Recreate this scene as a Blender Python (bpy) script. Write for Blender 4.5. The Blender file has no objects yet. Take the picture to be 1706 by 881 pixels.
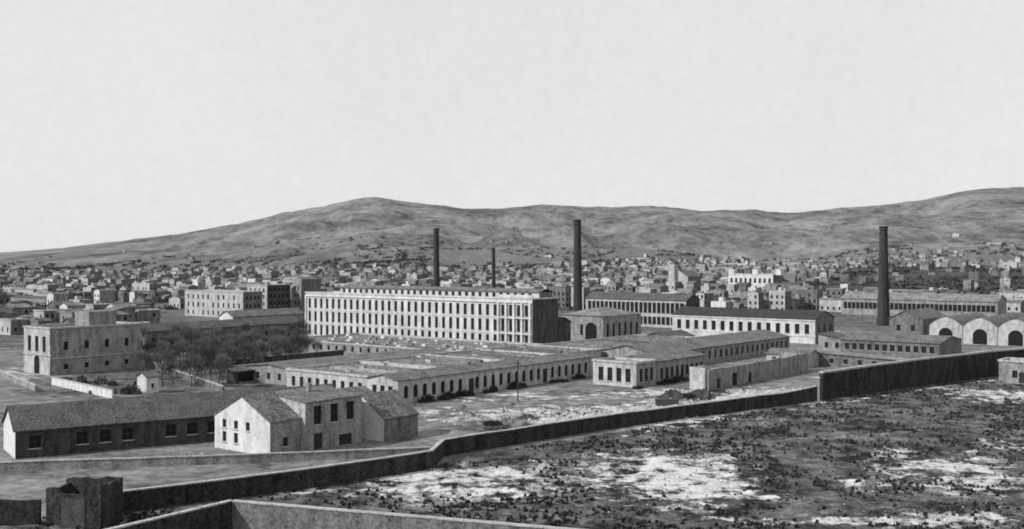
import bpy, math, random
import numpy as np
from mathutils import Vector, Matrix, noise as mn
random.seed(7)
S=bpy.context.scene
COL=S.collection
F=1830.0; CX=853.0; YH=430.0; H=30.0
UN=math.hypot(.78,.62)
U=(.78/UN,-.62/UN); V=(.62/UN,.78/UN)
def G(px,py,z=0.0):
    D=F*(H-z)/(py-YH); return ((px-CX)/F*D,D)
def AT(px,D): return ((px-CX)/F*D,D)
def reach(N,d,px):
    k=(px-CX)/F
    return (k*N[1]-N[0])/(d[0]-k*d[1])
def add(p,d,t): return (p[0]+d[0]*t,p[1]+d[1]*t)
# ---------------------------------------------------------------- materials
def mk(name):
    m=bpy.data.materials.new(name); m.use_nodes=True
    nt=m.node_tree; b=nt.nodes['Principled BSDF']
    b.inputs['Roughness'].default_value=.9
    if 'Specular IOR Level' in b.inputs: b.inputs['Specular IOR Level'].default_value=.12
    return m,nt,b
def surf(name,base,var=.3,scale=.6,fine=6.0,streak=True,bump=.3,stripe=None,rough=.9):
    m,nt,b=mk(name); N=nt.nodes; L=nt.links
    b.inputs['Roughness'].default_value=rough
    tc=N.new('ShaderNodeTexCoord')
    n1=N.new('ShaderNodeTexNoise'); n1.inputs['Scale'].default_value=scale; n1.inputs['Detail'].default_value=7; n1.inputs['Roughness'].default_value=.75
    L.new(tc.outputs['Object'],n1.inputs['Vector'])
    n2=N.new('ShaderNodeTexNoise'); n2.inputs['Scale'].default_value=fine; n2.inputs['Detail'].default_value=3
    L.new(tc.outputs['Object'],n2.inputs['Vector'])
    mx=N.new('ShaderNodeMath'); mx.operation='ADD'; L.new(n1.outputs[0],mx.inputs[0]); L.new(n2.outputs[0],mx.inputs[1])
    last=mx
    if streak:
        mp=N.new('ShaderNodeMapping'); mp.inputs['Scale'].default_value=(.8,.8,.16)
        L.new(tc.outputs['Object'],mp.inputs['Vector'])
        n3=N.new('ShaderNodeTexNoise'); n3.inputs['Scale'].default_value=1.0; n3.inputs['Detail'].default_value=5
        L.new(mp.outputs[0],n3.inputs['Vector'])
        a=N.new('ShaderNodeMath'); a.operation='MULTIPLY_ADD'; L.new(n3.outputs[0],a.inputs[0]); a.inputs[1].default_value=.9; L.new(last.outputs[0],a.inputs[2]); last=a
        mid=1.45
    else: mid=1.0
    r=N.new('ShaderNodeMapRange'); r.inputs['From Min'].default_value=mid-.28; r.inputs['From Max'].default_value=mid+.28
    r.inputs['To Min'].default_value=base*(1-var); r.inputs['To Max'].default_value=base*(1+var)
    L.new(last.outputs[0],r.inputs['Value'])
    out=r.outputs[0]
    if stripe:
        mp=N.new('ShaderNodeMapping'); mp.inputs['Rotation'].default_value=(0,0,stripe[0])
        L.new(tc.outputs['Object'],mp.inputs['Vector'])
        w=N.new('ShaderNodeTexWave'); w.inputs['Scale'].default_value=stripe[1]; w.inputs['Distortion'].default_value=.8; w.inputs['Detail'].default_value=2
        L.new(mp.outputs[0],w.inputs['Vector'])
        q=N.new('ShaderNodeMath'); q.operation='MULTIPLY_ADD'; q.inputs[1].default_value=.4; q.inputs[2].default_value=.8
        L.new(w.outputs['Fac'],q.inputs[0])
        z=N.new('ShaderNodeMath'); z.operation='MULTIPLY'; L.new(q.outputs[0],z.inputs[0]); L.new(out,z.inputs[1]); out=z.outputs[0]
    c=N.new('ShaderNodeCombineColor')
    for i in range(3): L.new(out,c.inputs[i])
    L.new(c.outputs[0],b.inputs['Base Color'])
    if bump:
        bp=N.new('ShaderNodeBump'); bp.inputs['Strength'].default_value=bump; bp.inputs['Distance'].default_value=.2
        L.new(n2.outputs[0],bp.inputs['Height']); L.new(bp.outputs[0],b.inputs['Normal'])
    return m
M={}
M['white']=surf('whitewashed_plaster',.50,.32,.7)
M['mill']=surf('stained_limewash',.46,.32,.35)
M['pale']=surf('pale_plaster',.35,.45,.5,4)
M['mid']=surf('grey_and_shade_plaster',.21,.55,.5,4)  # grey walls, and painted shade on side walls of paler buildings
M['dim']=surf('weathered_and_shade_stone',.13,.6,.6,3)  # stone walls, and painted shade on side walls of paler buildings
M['dark']=surf('soot_and_shade_masonry',.06,.6)  # dark walls, and painted shade on end walls such as the mill's
M['vdark']=surf('shaded_rubble_masonry',.034,.75,1.0,3)
M['cop']=surf('limestone_coping',.34,.6,1.0,streak=False)
M['brick']=surf('sooty_brick',.04,.4,.8,4)
M['roofd']=surf('old_clay_tiles',.08,.65,.35,3,False,.6,(math.radians(-38),1.4))
M['roofm']=surf('weathered_tiles',.12,.75,.28,2.0,False,.7,(math.radians(52),1.1))
M['roofl']=surf('gravel_roof',.165,.8,.2,1.5,False,.7)
M['roofx']=surf('dark_slate',.04,.5,.4,4,False,.3)
M['glass']=surf('dark_window_void',.012,.4,1,5,False,0,rough=.6)
M['frame']=surf('painted_window_frame',.07,.2,2,8,False,0)
M['wood']=surf('old_timber',.04,.4,2,8,True,.2)
M['bark']=surf('tree_bark',.06,.4,3,12,False,.2)
M['twig']=surf('bare_twigs',.11,.4,2,8,False,0)
M['leaf']=surf('evergreen_leaves',.045,.5,1,6,False,0)
M['leafd']=surf('distant_foliage',.055,.5,.05,.5,False,0)
M['rock']=surf('limestone_rubble',.33,.5,1,5,False,.3)
M['scrub']=surf('dry_scrub',.045,.6,.5,4,False,0)
for n_,v_ in (('fw',.38),('fp',.29),('fm',.2),('fd',.14),('fr1',.17),('fr2',.125),('fr3',.09),('fg',.075)): M[n_]=surf('haze_tone_'+n_,v_,.4,.05,.4,False,0)  # low-contrast far tones: distance haze put into the colours
# ---------------------------------------------------------------- mesh builder
class MB:
    def __init__(s): s.v=[]; s.f=[]; s.m=[]; s.mats=[]
    def mi(s,m):
        if m not in s.mats: s.mats.append(m)
        return s.mats.index(m)
    def poly(s,pts,m):
        i=len(s.v); s.v+= [tuple(p) for p in pts]; s.f.append(tuple(range(i,i+len(pts)))); s.m.append(s.mi(m))
    def prism(s,pts,z0,z1,m,top=None):
        n=len(pts)
        z0s=z0 if isinstance(z0,(list,tuple)) else [z0]*n
        z1s=z1 if isinstance(z1,(list,tuple)) else [z1]*n
        for i in range(n):
            j=(i+1)%n
            s.poly([(*pts[i],z0s[i]),(*pts[j],z0s[j]),(*pts[j],z1s[j]),(*pts[i],z1s[i])],m)
        s.poly([(*pts[i],z1s[i]) for i in range(n)],top or m)
        s.poly([(*pts[i],z0s[i]) for i in reversed(range(n))],m)
    def slab(s,pts,t,m):
        n=len(pts); lo=[(p[0],p[1],p[2]-t) for p in pts]
        s.poly(pts,m); s.poly(lo[::-1],m)
        for i in range(n):
            j=(i+1)%n; s.poly([lo[i],lo[j],pts[j],pts[i]],m)
    def obj(s,name,parent=None,o=(0,0,0),**kw):
        me=bpy.data.meshes.new(name)
        me.from_pydata([(a-o[0],b-o[1],c-o[2]) for a,b,c in s.v],[],s.f)
        for m in s.mats: me.materials.append(M[m] if isinstance(m,str) else m)
        me.polygons.foreach_set('material_index',s.m); me.update()
        ob=bpy.data.objects.new(name,me); COL.objects.link(ob)
        if parent: ob.parent=parent
        else: ob.location=o
        for k,v in kw.items(): ob[k]=v
        return ob
def thing(name,loc,label,cat,group=None):
    e=bpy.data.objects.new(name,None); e.empty_display_size=1; e.location=loc; COL.objects.link(e)
    e['label']=label; e['category']=cat
    if group: e['group']=group
    return e
def facade(mb,A,B,z0,z1,ops,mat,rev=.25):
    L=math.hypot(B[0]-A[0],B[1]-A[1]); d=((B[0]-A[0])/L,(B[1]-A[1])/L); n=(d[1],-d[0])
    def P(u,v,o=0): return (A[0]+d[0]*u-n[0]*o,A[1]+d[1]*u-n[1]*o,v)
    us=sorted(set([0,L]+[x for o in ops for x in o[:2]])); vs=sorted(set([z0,z1]+[x for o in ops for x in o[2:4]]))
    for j in range(len(vs)-1):
        vm=(vs[j]+vs[j+1])/2
        run=None
        for i in range(len(us)-1):
            um=(us[i]+us[i+1])/2
            hole=any(o[0]<um<o[1] and o[2]<vm<o[3] for o in ops)
            if not hole and run is None: run=us[i]
            if hole and run is not None:
                mb.poly([P(run,vs[j]),P(us[i],vs[j]),P(us[i],vs[j+1]),P(run,vs[j+1])],mat); run=None
        if run is not None: mb.poly([P(run,vs[j]),P(L,vs[j]),P(L,vs[j+1]),P(run,vs[j+1])],mat)
    for o in ops:
        a,b,c,e=o[:4]
        mb.poly([P(a,c),P(b,c),P(b,c,rev),P(a,c,rev)],mat)
        mb.poly([P(b,e),P(a,e),P(a,e,rev),P(b,e,rev)],mat)
        mb.poly([P(a,e),P(a,c),P(a,c,rev),P(a,e,rev)],mat)
        mb.poly([P(b,c),P(b,e),P(b,e,rev),P(b,c,rev)],mat)
        if len(o)>4 and o[4]:
            r=(b-a)/2; m=(a+b)/2; K=6
            for sgn,cu in ((-1,a),(1,b)):
                arc=[(m+sgn*r*math.cos(t*math.pi/2/K),e-r+r*math.sin(t*math.pi/2/K)) for t in range(K+1)]
                for q in range(K):
                    tri=[P(cu,e,.003),P(*arc[q],.003),P(*arc[q+1],.003)]
                    mb.poly(tri if sgn<0 else tri[::-1],mat)
    return d,n,P
PC={}
def pane_mesh(w,h,kind):
    k=(round(w,2),round(h,2),kind)
    if k in PC: return PC[k]
    mb=MB()
    if kind=='door':
        mb.poly([(-w/2,0,0),(w/2,0,0),(w/2,0,h),(-w/2,0,h)],'wood')
        for x in (-w/2+.06,0,w/2-.06): mb.prism([(x-.06,-.05),(x+.06,-.05),(x+.06,-.005),(x-.06,-.005)],.02,h-.02,'wood')
    elif kind=='void':
        mb.poly([(-w/2,0,0),(w/2,0,0),(w/2,0,h),(-w/2,0,h)],'glass')
        mb.prism([(-w/2,-.05),(w/2,-.05),(w/2,-.005),(-w/2,-.005)],h*.62,h*.62+.09,'wood')
    else:
        mb.poly([(-w/2,0,0),(w/2,0,0),(w/2,0,h),(-w/2,0,h)],'glass')
        t=.05
        for x in (-w/2+t,0,w/2-t): mb.prism([(x-t/2,-.06),(x+t/2,-.06),(x+t/2,-.005),(x-t/2,-.005)],.01,h-.01,'frame')
        for z in (.03,h*.5,h-.08): mb.prism([(-w/2+.01,-.05),(w/2-.01,-.05),(w/2-.01,-.008),(-w/2+.01,-.008)],z,z+t,'frame')
        mb.prism([(-w/2-.12,-.40),(w/2+.12,-.40),(w/2+.12,-.252),(-w/2-.12,-.252)],-.16,-.02,'cop')
    o=mb.obj('pane'); me=o.data; bpy.data.objects.remove(o); PC[k]=me
    return me
def put_panes(ops,d,P,parent,rev,name='window'):
    ang=math.atan2(d[1],d[0]); o=parent.location
    for q in ops:
        kind=q[5] if len(q)>5 else 'win'
        p=P((q[0]+q[1])/2,q[2],rev)
        me=pane_mesh(q[1]-q[0],q[3]-q[2],kind)
        ob=bpy.data.objects.new('door' if kind=='door' else ('archway' if kind=='void' else name),me); COL.objects.link(ob)
        ob.parent=parent; ob.location=(p[0]-o[0],p[1]-o[1],p[2]-o[2]); ob.rotation_euler=(0,0,ang)
def mkops(L,s):
    ops=[]
    if not s: return ops
    for dr in s.get('doors',[]):
        c=dr[0]*L; ops.append((c-dr[1]/2,c+dr[1]/2,.05,dr[2],dr[3] if len(dr)>3 else False,dr[4] if len(dr)>4 else 'door'))
    nd=len(ops); n=s.get('n',0); m=s.get('m',1.0); w=s.get('w',1.1)
    for (a,b) in s.get('rows',[]):
        for i in range(n):
            c=m+(L-2*m)*(i+.5)/n; o=(c-w/2,c+w/2,a,b,s.get('arch',False))
            if any(o[0]<x[1]+.2 and o[1]>x[0]-.2 and o[2]<x[3]+.2 and o[3]>x[2]-.2 for x in ops[:nd]): continue
            if random.random()<s.get('skip',0): continue
            ops.append(o)
    return ops
def bld(name,label,cat,N,a,b,h,wall='pale',roof='flat',rm='roofl',rh=2.0,lw=None,rw=None,U=U,V=V,group=None,z0=-.5,base=0,ov=.4,cornice=None,wall_shade=None):
    L=add(N,U,-a); R=add(N,V,b); K=add(L,V,b); wall_shade=wall_shade or wall  # optional darker side wall, away from the sun: shade put into the colour
    e=thing(name,(N[0],N[1],base),label,cat,group); o=(N[0],N[1],base)
    def W(s,t,z): return (L[0]+U[0]*s+V[0]*t,L[1]+U[1]*s+V[1]*t,z)
    mb=MB(); B=base; T=B+h
    def sh(ops): return [(q[0],q[1],q[2]+B,q[3]+B)+tuple(q[4:]) for q in ops]
    o1=sh(mkops(a,lw)); d,n,P=facade(mb,L,N,B+z0,T,o1,wall); put_panes(o1,d,P,e,.25)
    o2=sh(mkops(b,rw)); d,n,P=facade(mb,N,R,B+z0,T,o2,wall_shade); put_panes(o2,d,P,e,.25)
    facade(mb,R,K,B+z0,T,[],wall); facade(mb,K,L,B+z0,T,[],wall)
    rf=MB()
    if roof=='flat':
        q=.02; rf.poly([W(q,q,T-.6),W(a-q,q,T-.6),W(a-q,b-q,T-.6),W(q,b-q,T-.6)],rm)
        cb=MB(); c=cornice or 'cop'; ou=.22; ii=.35
        O=[(-ou,-ou),(a+ou,-ou),(a+ou,b+ou),(-ou,b+ou)]; I=[(ii,ii),(a-ii,ii),(a-ii,b-ii),(ii,b-ii)]
        for i in range(4):
            j=(i+1)%4
            cb.poly([W(*O[i],T-.4),W(*O[j],T-.4),W(*O[j],T+.06),W(*O[i],T+.06)],c)
            cb.poly([W(*O[i],T+.06),W(*O[j],T+.06),W(*I[j],T+.06),W(*I[i],T+.06)],c)
            cb.poly([W(*I[j],T-.65),W(*I[i],T-.65),W(*I[i],T+.06),W(*I[j],T+.06)],c)
            cb.poly([W(*O[j],T-.4),W(*O[i],T-.4),W(*I[i],T-.4),W(*I[j],T-.4)],c)
        cb.obj('cornice',e,o)
    elif roof=='gv':
        # long roofs get a slightly sagging ridge
        k=rh/(a/2); ns=max(1,int(b/6)); r=random.Random(int(abs(N[0]*10)))
        dz=[r.uniform(-.09,.09) if 0<i<ns else 0 for i in range(ns+1)]
        de=[r.uniform(-.05,.05) if 0<i<ns else 0 for i in range(ns+1)]
        for i in range(ns):
            t0=-ov+(b+2*ov)*i/ns; t1=-ov+(b+2*ov)*(i+1)/ns
            r0=T+rh+.14+dz[i]; r1=T+rh+.14+dz[i+1]; e0=T-k*ov+.14+de[i]; e1=T-k*ov+.14+de[i+1]
            rf.slab([W(-ov,t0,e0),W(a/2,t0,r0),W(a/2,t1,r1),W(-ov,t1,e1)],.16,rm)
            rf.slab([W(a/2,t0,r0+.002),W(a+ov,t0,e0),W(a+ov,t1,e1),W(a/2,t1,r1+.002)],.16,rm)
        mb.poly([W(0,0,T),W(a,0,T),W(a/2,0,T+rh)],wall); mb.poly([W(a,b,T),W(0,b,T),W(a/2,b,T+rh)],wall)
    elif roof=='arc':
        K_=8; pr=[]
        for i in range(K_+1):
            s=a*i/K_; pr.append((s,T+rh*(1-(abs(s-a/2)/(a/2))**1.7)))
        for i in range(K_):
            (s0,z_0),(s1,z_1)=pr[i],pr[i+1]
            rf.slab([W(s0,-ov,z_0+.12),W(s1,-ov,z_1+.12),W(s1,b+ov,z_1+.12),W(s0,b+ov,z_0+.12)],.12,rm)
            mb.poly([W(s0,0,T),W(s1,0,T),W(s1,0,z_1),W(s0,0,z_0)],wall); mb.poly([W(s1,b,T),W(s0,b,T),W(s0,b,z_0),W(s1,b,z_1)],wall)
    elif roof=='gu':
        k=rh/(b/2); r=T+rh+.08; ez=T-k*ov+.08
        rf.slab([W(-ov,-ov,ez),W(a+ov,-ov,ez),W(a+ov,b/2,r),W(-ov,b/2,r)],.16,rm)
        rf.slab([W(-ov,b/2,r+.002),W(a+ov,b/2,r+.002),W(a+ov,b+ov,ez),W(-ov,b+ov,ez)],.16,rm)
        mb.poly([W(a,0,T),W(a,b,T),W(a,b/2,T+rh)],wall_shade); mb.poly([W(0,b,T),W(0,0,T),W(0,b/2,T+rh)],wall)
    elif roof=='hip':
        m=min(a,b)/2; ez=T; r=T+rh
        if a>b: p,q=(m,b/2),(a-m,b/2)
        else: p,q=(a/2,m),(a/2,b-m)
        c=[(-ov,-ov),(a+ov,-ov),(a+ov,b+ov),(-ov,b+ov)]
        if a>b:
            rf.poly([W(*c[0],ez),W(*c[1],ez),W(*q,r),W(*p,r)],rm); rf.poly([W(*c[1],ez),W(*c[2],ez),W(*q,r)],rm)
            rf.poly([W(*c[2],ez),W(*c[3],ez),W(*p,r),W(*q,r)],rm); rf.poly([W(*c[3],ez),W(*c[0],ez),W(*p,r)],rm)
        else:
            rf.poly([W(*c[0],ez),W(*c[1],ez),W(*p,r)],rm); rf.poly([W(*c[1],ez),W(*c[2],ez),W(*q,r),W(*p,r)],rm)
            rf.poly([W(*c[2],ez),W(*c[3],ez),W(*q,r)],rm); rf.poly([W(*c[3],ez),W(*c[0],ez),W(*p,r),W(*q,r)],rm)
        rf.poly([W(*c[3],ez-.02),W(*c[2],ez-.02),W(*c[1],ez-.02),W(*c[0],ez-.02)],rm)
    elif roof=='shed':
        k=rh/a
        rf.slab([W(-ov,-ov,T+rh+k*ov+.08),W(a+ov,-ov,T-k*ov+.08),W(a+ov,b+ov,T-k*ov+.08),W(-ov,b+ov,T+rh+k*ov+.08)],.16,rm)
        mb.poly([W(0,0,T),W(a,0,T),W(0,0,T+rh)],wall); mb.poly([W(a,b,T),W(0,b,T),W(0,b,T+rh)],wall)
        mb.poly([W(0,b,T),W(0,0,T),W(0,0,T+rh),W(0,b,T+rh)],wall)
    mb.obj('wall',e,o); rf.obj('roof',e,o)
    return e,W,o
def box_part(name,e,o,W,s0,s1,t0,t1,z0,z1,m,top=None):
    mb=MB(); mb.prism([W(s0,t0,0)[:2],W(s1,t0,0)[:2],W(s1,t1,0)[:2],W(s0,t1,0)[:2]],z0,z1,m,top); return mb.obj(name,e,o)
def wall_run(name,label,pts,h,th=.5,m='vdark',cop='cop',cat='wall',group=None,ch=.16):
    hs=h if isinstance(h,list) else [h]*len(pts)
    o=(pts[0][0],pts[0][1],0); e=thing(name,o,label,cat,group)
    b=MB(); c=MB()
    n=len(pts); off=[]
    for i in range(n):
        p=pts[max(0,i-1)]; q=pts[min(n-1,i+1)]; L=math.hypot(q[0]-p[0],q[1]-p[1]); off.append((-(q[1]-p[1])/L,(q[0]-p[0])/L))
    def ring(i,t,z): 
        return [(pts[i][0]-off[i][0]*t,pts[i][1]-off[i][1]*t,z),(pts[i][0]+off[i][0]*t,pts[i][1]+off[i][1]*t,z)]
    parts=[(b,th/2,lambda i:-.6,lambda i:hs[i],m)]
    if cop: parts.append((c,th/2+.08,lambda i:hs[i]+.003,lambda i:hs[i]+ch,cop))
    for mbx,t,zl,zh,mt in parts:
        for i in range(n-1):
            a0=ring(i,t,zl(i)); a1=ring(i,t,zh(i)); b0=ring(i+1,t,zl(i+1)); b1=ring(i+1,t,zh(i+1))
            mbx.poly([a0[0],b0[0],b1[0],a1[0]],mt); mbx.poly([b0[1],a0[1],a1[1],b1[1]],mt)
            mbx.poly([a1[0],b1[0],b1[1],a1[1]],mt); mbx.poly([a0[1],b0[1],b0[0],a0[0]],mt)
            if i==0: mbx.poly([a0[1],a0[0],a1[0],a1[1]],mt)
            if i==n-2: mbx.poly([b0[0],b0[1],b1[1],b1[0]],mt)
    b.obj('wall_body',e,o)
    if cop: c.obj('coping',e,o)
    return e,o
def subdiv(pts,step,jit):
    out=[pts[0]]
    for a,b in zip(pts,pts[1:]):
        L=math.hypot(b[0]-a[0],b[1]-a[1]); n=max(1,int(L/step))
        for i in range(1,n+1):
            out.append((a[0]+(b[0]-a[0])*i/n,a[1]+(b[1]-a[1])*i/n))
    return out,[random.uniform(-jit,jit) for _ in out]
# ---------------------------------------------------------------- terrain
RT=[(-400,424),(0,421),(100,413),(200,401),(300,389),(400,371),(470,355),(540,342),(590,331),(622,327),(650,331),(700,338),(750,344),(800,348),(840,346),(900,340),(950,342),(1000,345),(1080,342),(1130,346),(1180,351),(1250,348),(1310,355),(1400,346),(1480,340),(1560,328),(1600,318),(1650,312),(1706,311),(1900,318),(2400,340)]
rk=[(a-CX)/F for a,_ in RT]; rz=[30+(YH-b)/F*5000 for _,b in RT]
def hz(x,y):
    if y<900: return 0.0
    zr=float(np.interp(x/y,rk,rz)); t=(y-900)/4100
    s=t**1.9 if t<=1 else max(.3,1-(t-1)*.9)
    q=min(t,1); am=min(1,zr/230)
    n=mn.fractal(Vector((x*.0011,y*.0009,0)),1.0,2.0,5)
    r1=1-abs(mn.noise(Vector((x*.0019+.5,y*.0009,7))))*2
    r2=1-abs(mn.noise(Vector((x*.0048+y*.001,y*.0017,11))))*2
    r3=mn.fractal(Vector((x*.011,y*.003,3)),.9,2.0,3)
    env=max(0,q-.2)*(1-q)*6.2*am
    z=zr*s*(1+.35*n*(1-q)*q*2)+(r1-.55)*50*env+(r2-.55)*24*env+r3*6*min(1,q*1.5)*am
    return z
wx=[-300,-90,-46,-10.3,-9,65.2,118.6,150,300]; wy=[112,121,129.5,157,166,230.7,275.9,303,360]
def gz(x,y):
    if y>330: return 0.0
    out=float(np.interp(x,wx,wy))-y
    a=mn.noise(Vector((x*.12,y*.12,0))); b=mn.noise(Vector((x*.5,y*.5,3))); c=mn.noise(Vector((x*1.1,y*1.1,8)))
    if out>1.5:
        k=min(1,(out-1.5)/6); return (.5*a+.3*b+.12*c)*k
    if out<-1.5 and x>-8 and out>-32:
        k=min(1,(-out-1.5)/3,(32+out)/6); return max(0,(.3*a+.3*b+.12*c))*k*(1 if x>-2 else (x+8)/6)
    return 0.0
CH=[(760,803,150,24,1),(1110,793,120,36,1.1),(1190,770,45,13,.8),(1590,783,95,32,.85),(1480,775,45,11,.65),(1650,658,65,9,.9),(1690,745,35,11,.65),
(1275,828,45,8,.8),(1000,800,45,12,.65),(1460,868,120,11,.8),(1640,866,80,10,.7),(1230,864,70,6,.7),(1440,805,35,10,.5),(890,772,40,6,.45),(505,818,40,5,.9),
(1010,692,170,15,1.0),(1270,660,100,11,1.1),(1150,676,90,11,.95),(860,660,120,8,.5),(740,690,40,10,.6),(30,622,50,10,.5),(1130,655,160,6,.7)]
CHW=[]
for px,py,rx,ry,s in CH:
    x,D=G(px,py); CHW.append((x,D,rx/F*D,ry*D*D/54900,s))
DKW=[]
for px,py,rx,ry in ((370,600,150,38),(160,640,90,16),(60,560,120,20),(430,640,70,14)):
    x,D=G(px,py); DKW.append((x,D,rx/F*D,ry*D*D/54900))
def chv(x,y):
    c=0
    for (cx,cy,rx,ry,s) in CHW:
        d=((x-cx)/rx)**2+((y-cy)/ry)**2
        if d<2.4: c=max(c,s*(1-d/2.4))
    return c
def dkv(x,y):
    c=0
    for (cx,cy,rx,ry) in DKW:
        d=((x-cx)/rx)**2+((y-cy)/ry)**2
        if d<1.6: c=max(c,min(1,(1.6-d)/.8))
    return c
ks=np.linspace(-1.0,1.0,361)
ys=list(np.arange(4,96,6))+list(np.arange(96,290,1.1))+list(np.arange(290,900,8))
y=900.
while y<9500: ys.append(y); y*=1.011
ys=np.array(ys)
vv=[];ch=[];ya=[];tw=[];fi=[];hi=[]
for yy in ys:
    for k in ks:
        x=k*yy; z=hz(x,yy)
        wl=np.interp(x,wx,wy); out=wl-yy
        c=0.0; dk=0
        if yy<420:
            c=chv(x,yy)
            if x>18 and 4.0<out<5.6: c=max(c,.6)
            z+=gz(x,yy)
            if x<-20: dk=dkv(x,yy)
        vv.append((x,yy,z)); ch.append(c)
        ya.append(1.0-.8*dk if out<0 else 0.0)
        tw.append(min(1,max(0,(yy-380)/120)))
        px=CX+k*F
        f=0.0
        if yy>760 and px>1150: f=min(1,(px-1150)/200)*(1 if yy<1900 else max(0,1-(yy-1900)/300))*min(1,(yy-760)/60)
        fi.append(f)
        hi.append(min(1,max(0,(yy-1700)/900)))
nc=len(ks); nr=len(ys)
fc=[(r*nc+c,r*nc+c+1,(r+1)*nc+c+1,(r+1)*nc+c) for r in range(nr-1) for c in range(nc-1)]
me=bpy.data.meshes.new('ground'); me.from_pydata(vv,[],fc)
for nm,arr in (('chalk',ch),('yard',ya),('town',tw),('field',fi),('hill',hi)):
    at=me.attributes.new(nm,'FLOAT','POINT'); at.data.foreach_set('value',arr)
me.polygons.foreach_set('use_smooth',[True]*len(fc)); me.update()
gr=bpy.data.objects.new('ground',me); COL.objects.link(gr); gr['kind']='structure'
def ground_mat():
    m,nt,b=mk('wasteland_ground'); N=nt.nodes; L=nt.links
    b.inputs['Roughness'].default_value=1.
    tc=N.new('ShaderNodeTexCoord')
    def nz(sc,det=5,ro=.65,aniso=None):
        n=N.new('ShaderNodeTexNoise'); n.inputs['Scale'].default_value=sc; n.inputs['Detail'].default_value=det; n.inputs['Roughness'].default_value=ro
        if aniso:
            mp=N.new('ShaderNodeMapping'); mp.inputs['Scale'].default_value=aniso; L.new(tc.outputs['Object'],mp.inputs['Vector']); L.new(mp.outputs[0],n.inputs['Vector'])
        else: L.new(tc.outputs['Object'],n.inputs['Vector'])
        return n.outputs[0]
    def mr(v,a,b_,c,d):
        r=N.new('ShaderNodeMapRange'); L.new(v,r.inputs['Value'])
        for k,x in zip(('From Min','From Max','To Min','To Max'),(a,b_,c,d)): r.inputs[k].default_value=x
        return r.outputs[0]
    def at(n): 
        a=N.new('ShaderNodeAttribute'); a.attribute_name=n; return a.outputs['Fac']
    def op(o,a,b_=None,c=None):
        q=N.new('ShaderNodeMath'); q.operation=o
        for i,x in enumerate((a,b_,c)):
            if x is None: continue
            if isinstance(x,(int,float)): q.inputs[i].default_value=x
            else: L.new(x,q.inputs[i])
        return q.outputs[0]
    def mix(f,a,b_): return op('MULTIPLY_ADD',op('SUBTRACT',b_,a),f,a)
    n1=nz(.10,7,.7); n2=nz(.35,7,.68); n3=nz(1.8,4,.65); n5=nz(.16,4,.6)
    scrub=mr(op('ADD',n1,n2),.84,1.22,.014,.15)
    scrub=op('MULTIPLY',scrub,mr(n3,.3,.7,.65,1.35))
    yard=mr(op('ADD',n1,n2),.78,1.22,.05,.24)
    c=mix(at('yard'),scrub,yard)
    town=mr(op('ADD',nz(.05,6,.75),n2),.8,1.2,.04,.16)
    c=mix(at('town'),c,town)
    fld=mr(nz(.01,5,.7,(1,4,1)),.35,.65,.03,.08)
    c=mix(at('field'),c,fld)
    hb=nz(.003,6,.7); hm=nz(.012,8,.85,(1,.4,1)); hs=nz(.045,4,.8,(1,.3,1))
    hill=mr(op('ADD',op('MULTIPLY',hb,.8),op('ADD',op('MULTIPLY',hm,1.0),op('MULTIPLY',hs,.6))),1.04,1.36,.055,.215)
    c=mix(at('hill'),c,hill)
    cf=op('ADD',at('chalk'),op('ADD',op('MULTIPLY',op('SUBTRACT',n2,.5),4.2),op('ADD',op('MULTIPLY',op('SUBTRACT',n1,.5),2.6),op('MULTIPLY',op('SUBTRACT',n5,.5),3.0))))
    cf=mr(op('ADD',cf,op('MULTIPLY',op('SUBTRACT',n3,.5),1.0)),.42,1.05,0,1)
    gate=mr(at('chalk'),.0,.12,0,1)
    cf=op('MULTIPLY',cf,gate)
    c=mix(cf,c,mr(op('ADD',n3,n2),.75,1.25,.3,.64))
    st=op('MULTIPLY',mr(op('ADD',nz(.45,6,.75),op('MULTIPLY',nz(.05,3,.5),.5)),.80,.93,0,.55),mr(at('town'),0,.3,1,0))
    c=mix(st,c,.28)
    cc=N.new('ShaderNodeCombineColor')
    for i in range(3): L.new(c,cc.inputs[i])
    L.new(cc.outputs[0],b.inputs['Base Color'])
    bp=N.new('ShaderNodeBump'); bp.inputs['Strength'].default_value=.8; bp.inputs['Distance'].default_value=.7; L.new(n2,bp.inputs['Height']); L.new(bp.outputs[0],b.inputs['Normal'])
    return m
me.materials.append(ground_mat())
# ---------------------------------------------------------------- perimeter walls
P_,J=subdiv([(-11.6,156.6),G(738,760),G(1000,717),G(1200,689),G(1360,668)],6,.08)
hh_=[2.5+j for j in J]; hh_[-1]=3.1; hh_[-2]=2.7
wall_run('boundary_wall','long dark masonry boundary wall with pale coping beside wasteland',P_,hh_)
P_,J=subdiv([G(1368,667),G(1440,656),G(1520,645),G(1600,634),G(1650,627),AT(1700,286),AT(1760,298)],6,.05)
hh_=[5.7+min(1,i/6)*.5+j for i,j in enumerate(J)]
wall_run('retaining_wall','tall dark retaining wall with pale coping beside wasteland',P_,hh_,.8,ch=.4)
P_,J=subdiv([(-46.2,129.5),(-28,142),(-11.8,156.2)],6,.08)
wall_run('boundary_wall','dark weathered masonry wall in front of a grass strip',P_,[2.5+j for j in J])
P_,J=subdiv([(-76,154),(-40,160.5),(-12.5,167)],5,.04)
wall_run('low_wall','low plastered wall with pale coping before the long shed',P_,[1.2+j for j in J],.35,'mid')
P_,J=subdiv([(-90,121.5),(-62,123),(-53.2,124)],2.2,.22)
wall_run('boundary_wall','broken dark wall adjoining ruined masonry block',P_,[2.7+j for j in J],.5,'vdark',None)
c0=AT(385,117.5); a0=add(c0,(-.56,-.83),34); a1=add(c0,(.944,-.33),56)
wall_run('enclosure_wall','dark masonry enclosure wall with pale coping meeting corner',[a0,c0],4.0,.45,'vdark')
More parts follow.
